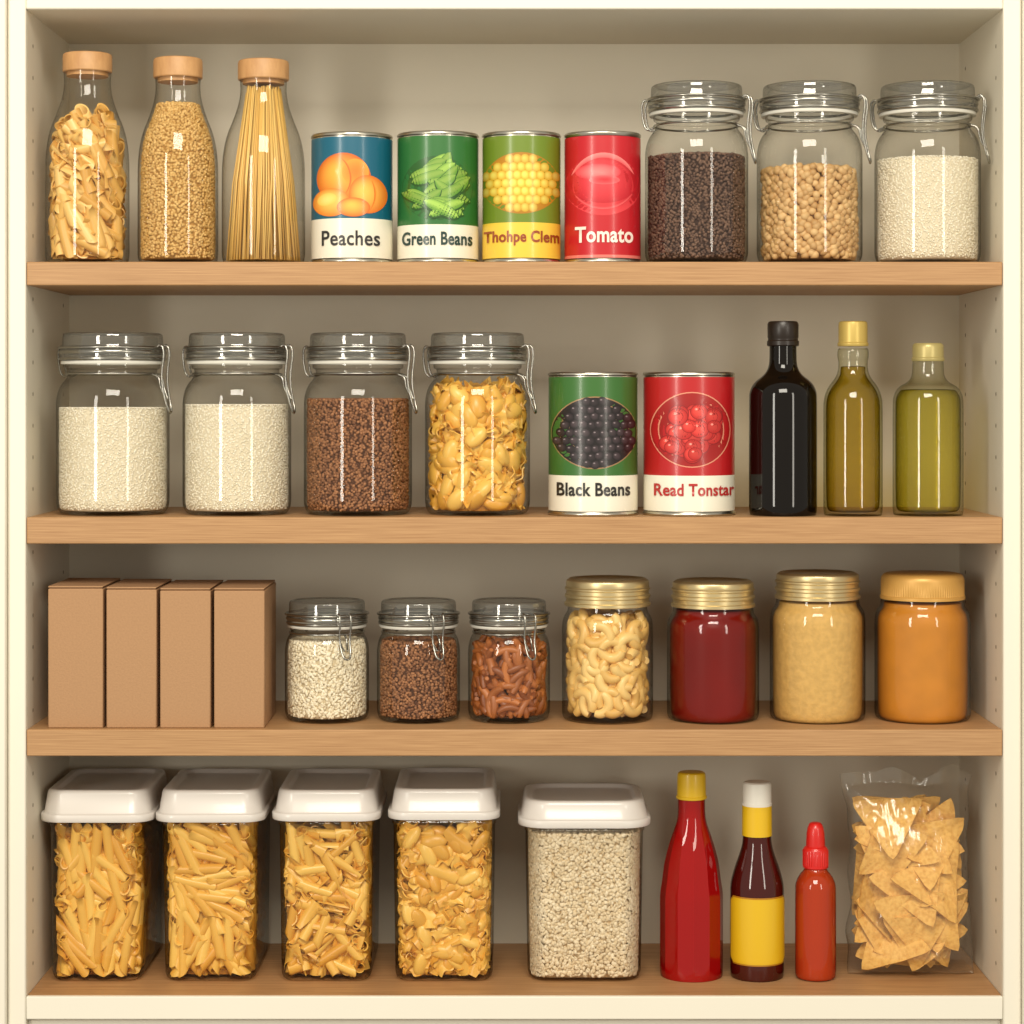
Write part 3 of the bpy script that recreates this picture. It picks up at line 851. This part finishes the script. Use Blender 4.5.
tin(397,479,131,262,0,.010,'green tin of green beans with white name strip',GT,d_beans)
tin(482,561,131,262,0,.010,'olive green sweetcorn tin with yellow name strip',GT,d_corn)
tin(564,641,131,262,0,.010,'red tomato tin with white lettering',GT,d_tomato)
tin(548,638,372,517,1,.004,'green black beans tin with white name strip',GT2,d_black)
tin(643,735,372,517,1,.004,'red tomato tin with round picture and white strip',GT2,d_red)

# ------------------------------------------------------------ generic bottles
def rbottle(xl,xr,top,row,yf,name,label,cat,parts,group=None,tk=.3):
    cx,yc,R,H,z0=place(xl,xr,top,row,yf,tk); s=S(yc); bot=HOR-z0/s
    e=thing(name,label,cat,(cx,yc,z0),group)
    zz=lambda py:(bot-min(py,bot))/(bot-top)*H
    for p in parts:
        pr=p['p']; pr=[(r,bot if y=='b' else y) for r,y in pr]
        q=chaikin(pr,p.get('ch',2))
        q=[(r*s,zz(y)+p.get('dz',0)) for r,y in q]
        rid=None; fc=None
        if 'ridge' in p: rid=(p['ridge'],zz(p['ry'][0]),zz(p['ry'][1]))
        if 'facet' in p: fc=(p['facet'][0],)+tuple(zz(y) for y in p['facet'][1:])
        v,f=revolve(q,p.get('seg',64),rid,fc); MB().add(v,f).build(p['n'],[p['m']],e,sharp=p.get('sh',35),label=p.get('l'))
    return e,s,zz,R,H
rbottle(749,817,321,1,.006,'vinegar_bottle','near-black glass bottle with dark cap beside red tin','bottle',[
 dict(n='bottle_body',m=M_darkglass,sh=0,p=[(0,'b'),(29,'b'),(33,516),(34,508),(34,500),(34,400),(33.5,391),(29,382),(18,374),(14,366),(13.5,355),(13.5,346),(13.5,343)]),
 dict(n='cap',m=M_blackcap,ch=0,p=[(0,346),(15,346),(16,345),(16,341),(15,340),(15,338),(15.5,337),(15.5,324),(14.5,321.6),(13,321),(0,321)])])
rbottle(823,883,321,1,.006,'oil_bottle','slim olive oil bottle with gold cap','bottle',[
 dict(n='bottle_body',m=M_greenglass,sh=0,p=[(0,'b'),(25,'b'),(28.5,516),(29.5,509),(29.5,500),(29.5,410),(29,398),(25,387),(17,377),(14.5,369),(14.5,360),(15.5,358),(15.5,350),(14,348)]),
 dict(n='olive_oil',m=M_oil1,sh=0,p=[(0,512),(21,512),(25,510),(26.8,503),(26.8,410),(26.3,399),(22.6,389),(15.5,380),(12.6,374),(12.2,368),(12,366),(0,366)]),
 dict(n='cap',m=M_oilcap,ch=0,seg=128,ridge=.005,ry=(340,328),p=[(0,346),(15,346),(15.5,345),(15.5,343),(14.5,342),(14.5,325),(14,322),(12.5,321),(0,321)])])
rbottle(893,963,343,1,.006,'oil_bottle','wide olive oil bottle with pale gold cap','bottle',[
 dict(n='bottle_body',m=M_greenglass,sh=0,p=[(0,'b'),(30,'b'),(34,516),(35,509),(35,500),(35,408),(34.5,396),(30,387),(20,382),(16,376),(15.5,368),(15.5,364),(15,360)]),
 dict(n='olive_oil',m=M_oil2,sh=0,p=[(0,512),(26,512),(30.5,510),(32.3,503),(32.3,408),(31.8,397),(28.3,391),(25,389),(0,389)]),
 dict(n='cap',m=M_oilcap2,ch=0,seg=128,ridge=.005,ry=(356,349),p=[(0,361),(16,361),(16.5,360),(16.5,358),(15.5,357),(15.5,347),(15,344.5),(13.5,343),(0,343)])])

def screw_jar(xl,xr,top,lidbot,lhw,label,content,lidmat,cname,ribs=True):
    w=(xr-xl)/2
    if ribs: LP=[(0,lidbot-2),(lhw-2,lidbot-2),(lhw-1,lidbot),(lhw,lidbot-.5),(lhw,lidbot-3.4),(lhw-1.8,lidbot-4.2),(lhw-1.8,lidbot-8),(lhw-.3,lidbot-9),(lhw-.3,lidbot-11.5),(lhw-1.8,lidbot-12.5),(lhw-1.8,lidbot-16),(lhw-.5,lidbot-17),(lhw-.5,lidbot-18.5),(lhw-1.8,lidbot-19.5),(lhw-1.4,top+4),(lhw-2,top+2),(lhw-5,top),(lhw-7,top),(lhw-9,top+1.2),(0,top+1.2)]
    else: LP=[(0,lidbot-2),(lhw-1,lidbot-1),(lhw,lidbot-1),(lhw,lidbot-4),(lhw-.9,lidbot-4.8),(lhw-.9,top+7),(lhw-1.2,top+4),(lhw-3,top+1.3),(lhw-6,top),(0,top)]
    e,s,zz,R,H=rbottle(xl,xr,top,2,.026,'screw_top_jar',label,'jar',[
      dict(n='jar_body',m=M_glass,sh=0,p=[(0,'b'),(w*.8,'b'),(w*.95,'b'),(w,714),(w,705),(w,lidbot+32),(w,lidbot+20),(w*.97,lidbot+12),(w*.88,lidbot+6),(w*.87,lidbot+1),(w*.87,lidbot-4)]),
      dict(n='screw_lid',m=lidmat,ch=0,seg=200,ridge=.004 if ribs else .006,ry=(lidbot-3,top+6),sh=35,p=LP)],
      'screw-top jars on the third shelf',.85)
    w-=3
    P=[(0,719),(w*.78,719),(w*.93,718),(w,710),(w,lidbot+32),(w,lidbot+21),(w*.96,lidbot+14),(w*.87,lidbot+8),(w*.86,lidbot+3)]
    prof=[(r*s,zz(y)) for r,y in chaikin(P,2)]
    if isinstance(content,str):
        fill_rev(e,cname,content,[(r+.002,z) for r,z in prof],zz(lidbot+16))
    else:
        v,f=revolve(prof+[(0,prof[-1][1])],64); MB().add(v,f).build(cname,[content],e,sharp=0)
screw_jar(562,653,575,603,43,'glass jar of curved elbow pasta with gold screw lid','elbow',M_gold,'elbow_pasta')
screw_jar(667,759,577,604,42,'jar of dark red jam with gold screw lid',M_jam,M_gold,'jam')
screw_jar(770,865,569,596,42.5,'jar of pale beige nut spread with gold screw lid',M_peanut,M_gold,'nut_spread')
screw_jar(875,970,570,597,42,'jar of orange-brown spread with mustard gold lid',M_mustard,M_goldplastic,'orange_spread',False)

rbottle(660,723,770,3,.048,'sauce_bottle','red sauce bottle with yellow cap beside oat container','bottle',[
 dict(n='bottle_body',m=M_ketchup,sh=8,seg=96,facet=(12,972,962,850,815),p=[(0,'b'),(27,'b'),(30.5,977),(31.5,970),(31.5,960),(31.5,905),(31.5,892),(29.5,880),(28.5,872),(27,860),(21,838),(15,822),(13.5,812),(13.5,796)]),
 dict(n='cap',m=M_yellowcap,ch=0,seg=128,ridge=.006,ry=(792,778),p=[(0,797),(15,797),(15.5,796),(15.5,794.5),(14.5,794),(14.2,774),(13.6,771.5),(12,770.3),(0,770)])])
e,s,zz,R,H=rbottle(730,784,780,3,.048,'sauce_bottle','dark brown sauce bottle with yellow label and white cap','bottle',[
 dict(n='bottle_body',m=M_brownsauce,sh=0,p=[(0,'b'),(23,'b'),(26,977),(27,970),(27,960),(27,892),(26.5,882),(23,868),(17,852),(14.5,842),(14,832),(14,800)]),
 dict(n='neck_band',m=M_yellowcap,ch=0,p=[(14.2,834),(15,834),(14.8,804),(14.2,803.5)]),
 dict(n='cap',m=M_whitecap,ch=0,seg=128,ridge=.006,ry=(800,787),p=[(0,804),(14.8,804),(15,803),(15,801.5),(14.4,801),(14.2,784),(13.6,781.5),(12,780.3),(0,780)])])
mb=MB()
def lab(x,y,l): 
    th=x/27.0; rr=27*s+.0003+l*.0003
    return (rr*math.sin(th),-rr*math.cos(th),zz(y))
def patch(hw,y1,y2,rc,l,col):
    v=[];f=[];nx=28;ny=14
    for j in range(ny+1):
        yy=y1+(y2-y1)*j/ny; dd=min(yy-y1,y2-yy); w=hw-(rc-math.sqrt(max(0,rc*rc-(rc-dd)**2)) if dd<rc else 0)
        for i in range(nx+1): v.append(lab(-w+2*w*i/nx,yy,l))
    W=nx+1
    for j in range(ny):
        for i in range(nx): a=j*W+i; f.append((a,a+W,a+W+1,a+1))
    mb.add(v,f,0,col)
patch(38,892,960,7,0,C(178,120,24)); patch(36.5,893.5,958.5,6,1,C(222,180,26))
mb.build('label',[M_print],e,sharp=0,label='blank yellow wrap label')
rbottle(795,836,821,3,.048,'hot_sauce_bottle','small orange-red hot sauce bottle with red nozzle cap','bottle',[
 dict(n='bottle_body',m=M_chili,sh=0,p=[(0,'b'),(17,'b'),(20,976),(20.5,970),(20.5,960),(20.5,890),(20,882),(16,874),(11.5,869),(10.5,864),(10.5,862)]),
 dict(n='nozzle_cap',m=M_redcap,ch=0,seg=64,sh=25,ridge=.022,ry=(864,849),p=[(0,867),(12,867),(12.8,866),(12.8,864.2),(12.6,864),(12.6,849),(12.2,848),(11,846),(9.5,845),(9.5,843),(9.3,838),(8.9,832),(8,827),(6.6,823.2),(5,821.6),(3,821),(0,821)])])

# ------------------------------------------------------------ cardboard boxes
def carton(xl,xr,top,label,depth=.112,yf=.006):
    s=S(yf); z0=Z0[2]; H=Z(top,yf)-z0; w=(xr-xl)*s
    cx=X((xl+xr)/2,yf)
    e=thing('cardboard_box',label,'box',(cx,yf+depth/2,z0),'kraft cardboard boxes on the third shelf')
    hx,hy=w/2,depth/2
    mb=MB(); mb.add(*box(-hx,hx,-hy,hy,0,H-.0026)); o=mb.build('box_body',[M_kraft],e,sharp=30); bevel(o,.0012,2)
    mb=MB(); mb.add(*box(-hx+.0015,hx-.0015,-hy+.0008,hy-.001,H-.0026,H-.0016),mat=1); mb.add(*box(-hx+.0003,hx-.0003,-hy-.0003,hy-.006,H-.0016,H))
    o=mb.build('top_flap',[M_kraft,M_kraft2],e,sharp=30); bevel(o,.0004,1)
for i,(a,b_,t) in enumerate([(48,103.0,586),(106.3,156.5,587),(160,210.5,588),(214,264.5,588)]):
    carton(a,b_,t,['plain kraft cardboard box next to side panel','plain kraft cardboard box between two others','plain kraft cardboard box between two others','plain kraft cardboard box beside small rice jar'][i])

# ------------------------------------------------------------ storage containers
def container(lx0,lx1,bx0,bx1,lidfront,lidbot,kind,cname,label,depth,ctop,rc=.016,group='white-lidded storage containers on the bottom shelf'):
    yf=.046; s=S(yf); z0=Z0[3]
    cx=X((lx0+lx1)/2,yf); hxl=(lx1-lx0)/2*s; hx=(bx1-bx0)/2*s
    hy=depth/2; hyl=hy+(hxl-hx)*.5
    H=Z(lidfront,yf)-z0; zl=Z(lidbot,yf)-z0
    e=thing('storage_container',label,'container',(cx,yf+hy,z0),group)
    tp=.04; Hb=zl+.004
    def dm(z): k=1-tp*(1-z/Hb); return hx*k,hy*k
    rings=[]
    for z,i in ((0,.007),(.0008,.0040),(.003,.0015),(.008,0),(Hb*.5,0),(Hb-.010,0),(Hb-.009,-.0012),(Hb-.006,-.0012),(Hb-.005,0),(Hb,0)):
        a,b2=dm(z); rings.append(rrect(a-i,b2-i,rc-max(i,0)*.5,z,8))
    v,f=loft(rings,True,False)
    MB().add(v,f).build('container_body',[M_plastic],e,sharp=0)
    rr=[]
    rl=rc+.006
    for z,i in ((zl+.002,.003),(zl,.002),(zl,.0006),(zl+.0008,0),(zl+.0070,0),(zl+.0078,.0006),(zl+.0082,.0024),(zl+.0090,.0032),(H-.0040,.0062),(H-.0016,.0070),(H-.0004,.0082),(H,.0096),(H,.0145),(H-.0005,.0156),(H-.0036,.0170),(H-.0044,.0184),(H-.0044,.028)):
        rr.append(rrect(hxl-i,hyl-i,max(rl-i*.6,.006),z,8))
    v,f=loft(rr); MB().add(v,f).build('lid',[M_whitelid],e,sharp=45)
    zt=Z(ctop,yf)-z0
    fill_box(e,cname,kind,hx-.0026,hy-.0026,rc-.001,tp,Hb,zt)
container(38.0,152,47.5,142.5,791,822,'penne','penne_pasta','clear container of penne with white lid beside side panel',.152,838)
container(153.3,264,161,256.5,791,822,'penne','penne_pasta','clear container of penne pasta with white lid',.152,836)
container(270.5,380,278.5,373,791,821,'twist','twisted_pasta','clear container of twisted pasta with white lid',.152,836)
container(387,500,392,494,790,820,'ruffle','ruffled_pasta','clear container of ruffled short pasta with white lid',.152,836)
container(518,652,526,645,802,828,'flake','oat_flakes','wide clear container of oat flakes with white lid',.125,836,.024)

# ------------------------------------------------------------ chip bag
yb=.048+.038; sb=S(yb); z0=Z0[3]
bx=X(909,yb)
e=thing('snack_bag','clear plastic bag of tortilla chips beside hot sauce bottle','bag',(bx,yb,z0))
Hb=Z(772,yb)-z0
T=.038
def bag_w(v):
    return (61+2*math.cos(v*5)+ (5*max(0,v-.8)/.2))*sb
def bag_t(u,v):
    a=max(0,1-abs(u)**2.6)**.6; m=min(1,max(0,v-.01)/.10)**.5*min(1,max(0,.94-v)/.30)**.7
    return T*a*m
def bag_cx(v): return (-5*v+2)*sb
nu,nv=70,96
vs=[];fs=[]
for side_ in (-1,1):
    for j in range(nv+1):
        for i in range(nu+1):
            u=i/nu*2-1;v_=j/nv
            # creases radiating from the seals plus soft puckers
            cr=abs(noise.noise(Vector((u*7+side_*5,v_*2.5,4))))**.7*.0035*(abs(v_-.45)*2)**1.2
            n1=abs(noise.noise(Vector((u*3+side_*7,v_*6,1.3))))*.004+cr
            edge=(1-u**8)
            z=v_*Hb
            if v_>.9: z+=noise.noise(Vector((u*2.2,0,9)))*.012*(v_-.9)/.1
            x=bag_cx(v_)+u*bag_w(v_)+noise.noise(Vector((v_*7,0,u)))*.004
            y=side_*(bag_t(u,v_)+.0014+n1*edge*min(1,v_*8))
            if v_>.86: y+=.005*math.sin(u*9)*(v_-.86)/.14
            if v_<.02: y=side_*.0006
            vs.append((x,y,max(0,z)))
W=nu+1;N1=(nv+1)*W
for j in range(nv):
    for i in range(nu):
        a=j*W+i; fs.append((a,a+1,a+W+1,a+W)); fs.append((N1+a,N1+a+W,N1+a+W+1,N1+a+1))
for j in range(nv):
    a=j*W; fs.append((a,a+W,N1+a+W,N1+a)); a=j*W+nu; fs.append((a,N1+a,N1+a+W,a+W))
for i in range(nu): fs.append((i,N1+i,N1+i+1,i+1))
MB().add(vs,fs).build('clear_bag',[M_film],e,sharp=0)
rng=np.random.default_rng(47)
tri=[polar_tri(.0235,9,6,54,.14),polar_tri(.0220,8,6,54,-.10),polar_tri(.0245,9,6,54,.18)]
def chip(x,z,yd,rot,tx,ty,k,scale=1):
    v,f=tri[k%3]; v=v*np.array([scale,scale,1])
    a=rot; R1=np.array([[math.cos(a),-math.sin(a),0],[math.sin(a),math.cos(a),0],[0,0,1]])
    Rb=np.array([[1,0,0],[0,0,-1],[0,1,0]])
    Rx=np.array([[1,0,0],[0,math.cos(tx),-math.sin(tx)],[0,math.sin(tx),math.cos(tx)]])
    Rz=np.array([[math.cos(ty),-math.sin(ty),0],[math.sin(ty),math.cos(ty),0],[0,0,1]])
    V=(Rz@Rx@Rb@R1@v.T).T
    V=V+np.array([x,0,z])
    for _ in range(2):
        V[:,2]+=max(0,.006-V[:,2].min()); V[:,2]-=max(0,V[:,2].max()-.88*Hb)
        zc=np.clip(V[:,2].mean()/Hb,.05,.85); w=bag_w(zc)*.93; cxx=bag_cx(zc)
        V[:,0]+=max(0,(cxx-w)-V[:,0].min()); V[:,0]-=max(0,V[:,0].max()-(cxx+w))
    tt=np.array([bag_t(np.clip((p[0]-bag_cx(p[2]/Hb))/bag_w(p[2]/Hb),-1,1),p[2]/Hb) for p in V])-.0008
    yo=yd*T
    core=np.abs(tt)>.012
    if core.sum()>5:
        lo=(-tt[core]-V[core,1]).max(); hi=(tt[core]-V[core,1]).min()
    else: lo=hi=0
    if lo>hi: yo=(lo+hi)/2
    else: yo=min(max(yo,lo),hi)
    V[:,1]+=yo
    V[:,1]=np.clip(V[:,1],-np.maximum(tt,.0006),np.maximum(tt,.0006))
    MB().add(V,f).build('tortilla_chip',[M_chip],e,sharp=60)
k=0
for layer,yy in enumerate((-1.0,-.55,0.0,.8)):
    for row in range(5):
        nc=2 if (row+layer)%2==0 else 3
        for col in range(nc):
            z=.026+row*.036+rng.uniform(-.004,.004)
            x=(col-(nc-1)/2)*.044+rng.uniform(-.005,.005)
            chip(x,z,yy,rng.uniform(0,6.28),rng.normal(0,.22),rng.normal(0,.22),k,rng.uniform(.94,1.08)); k+=1

# ------------------------------------------------------------ lights and camera
def area(name,loc,target,sx,sy,en,col):
    l=bpy.data.lights.new(name,'AREA'); l.shape='RECTANGLE'; l.size=sx; l.size_y=sy; l.energy=en; l.color=col
    o=bpy.data.objects.new(name,l); coll.objects.link(o); o.location=loc
    o.rotation_euler=(Vector(target)-Vector(loc)).to_track_quat('-Z','Y').to_euler()
area('ceiling_softbox',(0.0,-2.2,1.45),(0,0.1,-.2),1.2,0.8,56,(1,.925,.79))
area('window_light_one',(-1.45,-2.2,.30),(0,0.1,-.1),.30,1.3,20,(1,.94,.83))
area('window_light_two',(1.45,-2.2,.30),(0,0.1,-.1),.24,1.3,11,(1,.93,.80))
w=bpy.data.worlds.new('world'); scene.world=w; w.use_nodes=True
bg=w.node_tree.nodes['Background']; bg.inputs['Color'].default_value=(1,.925,.79,1); bg.inputs['Strength'].default_value=.50
cam=bpy.data.cameras.new('camera'); co=bpy.data.objects.new('camera',cam); coll.objects.link(co)
co.location=(0,-D,0); co.rotation_euler=(math.pi/2,0,0)
cam.sensor_width=36; cam.lens=36*D/1.024; cam.shift_y=-(512-HOR)/1024
scene.camera=co
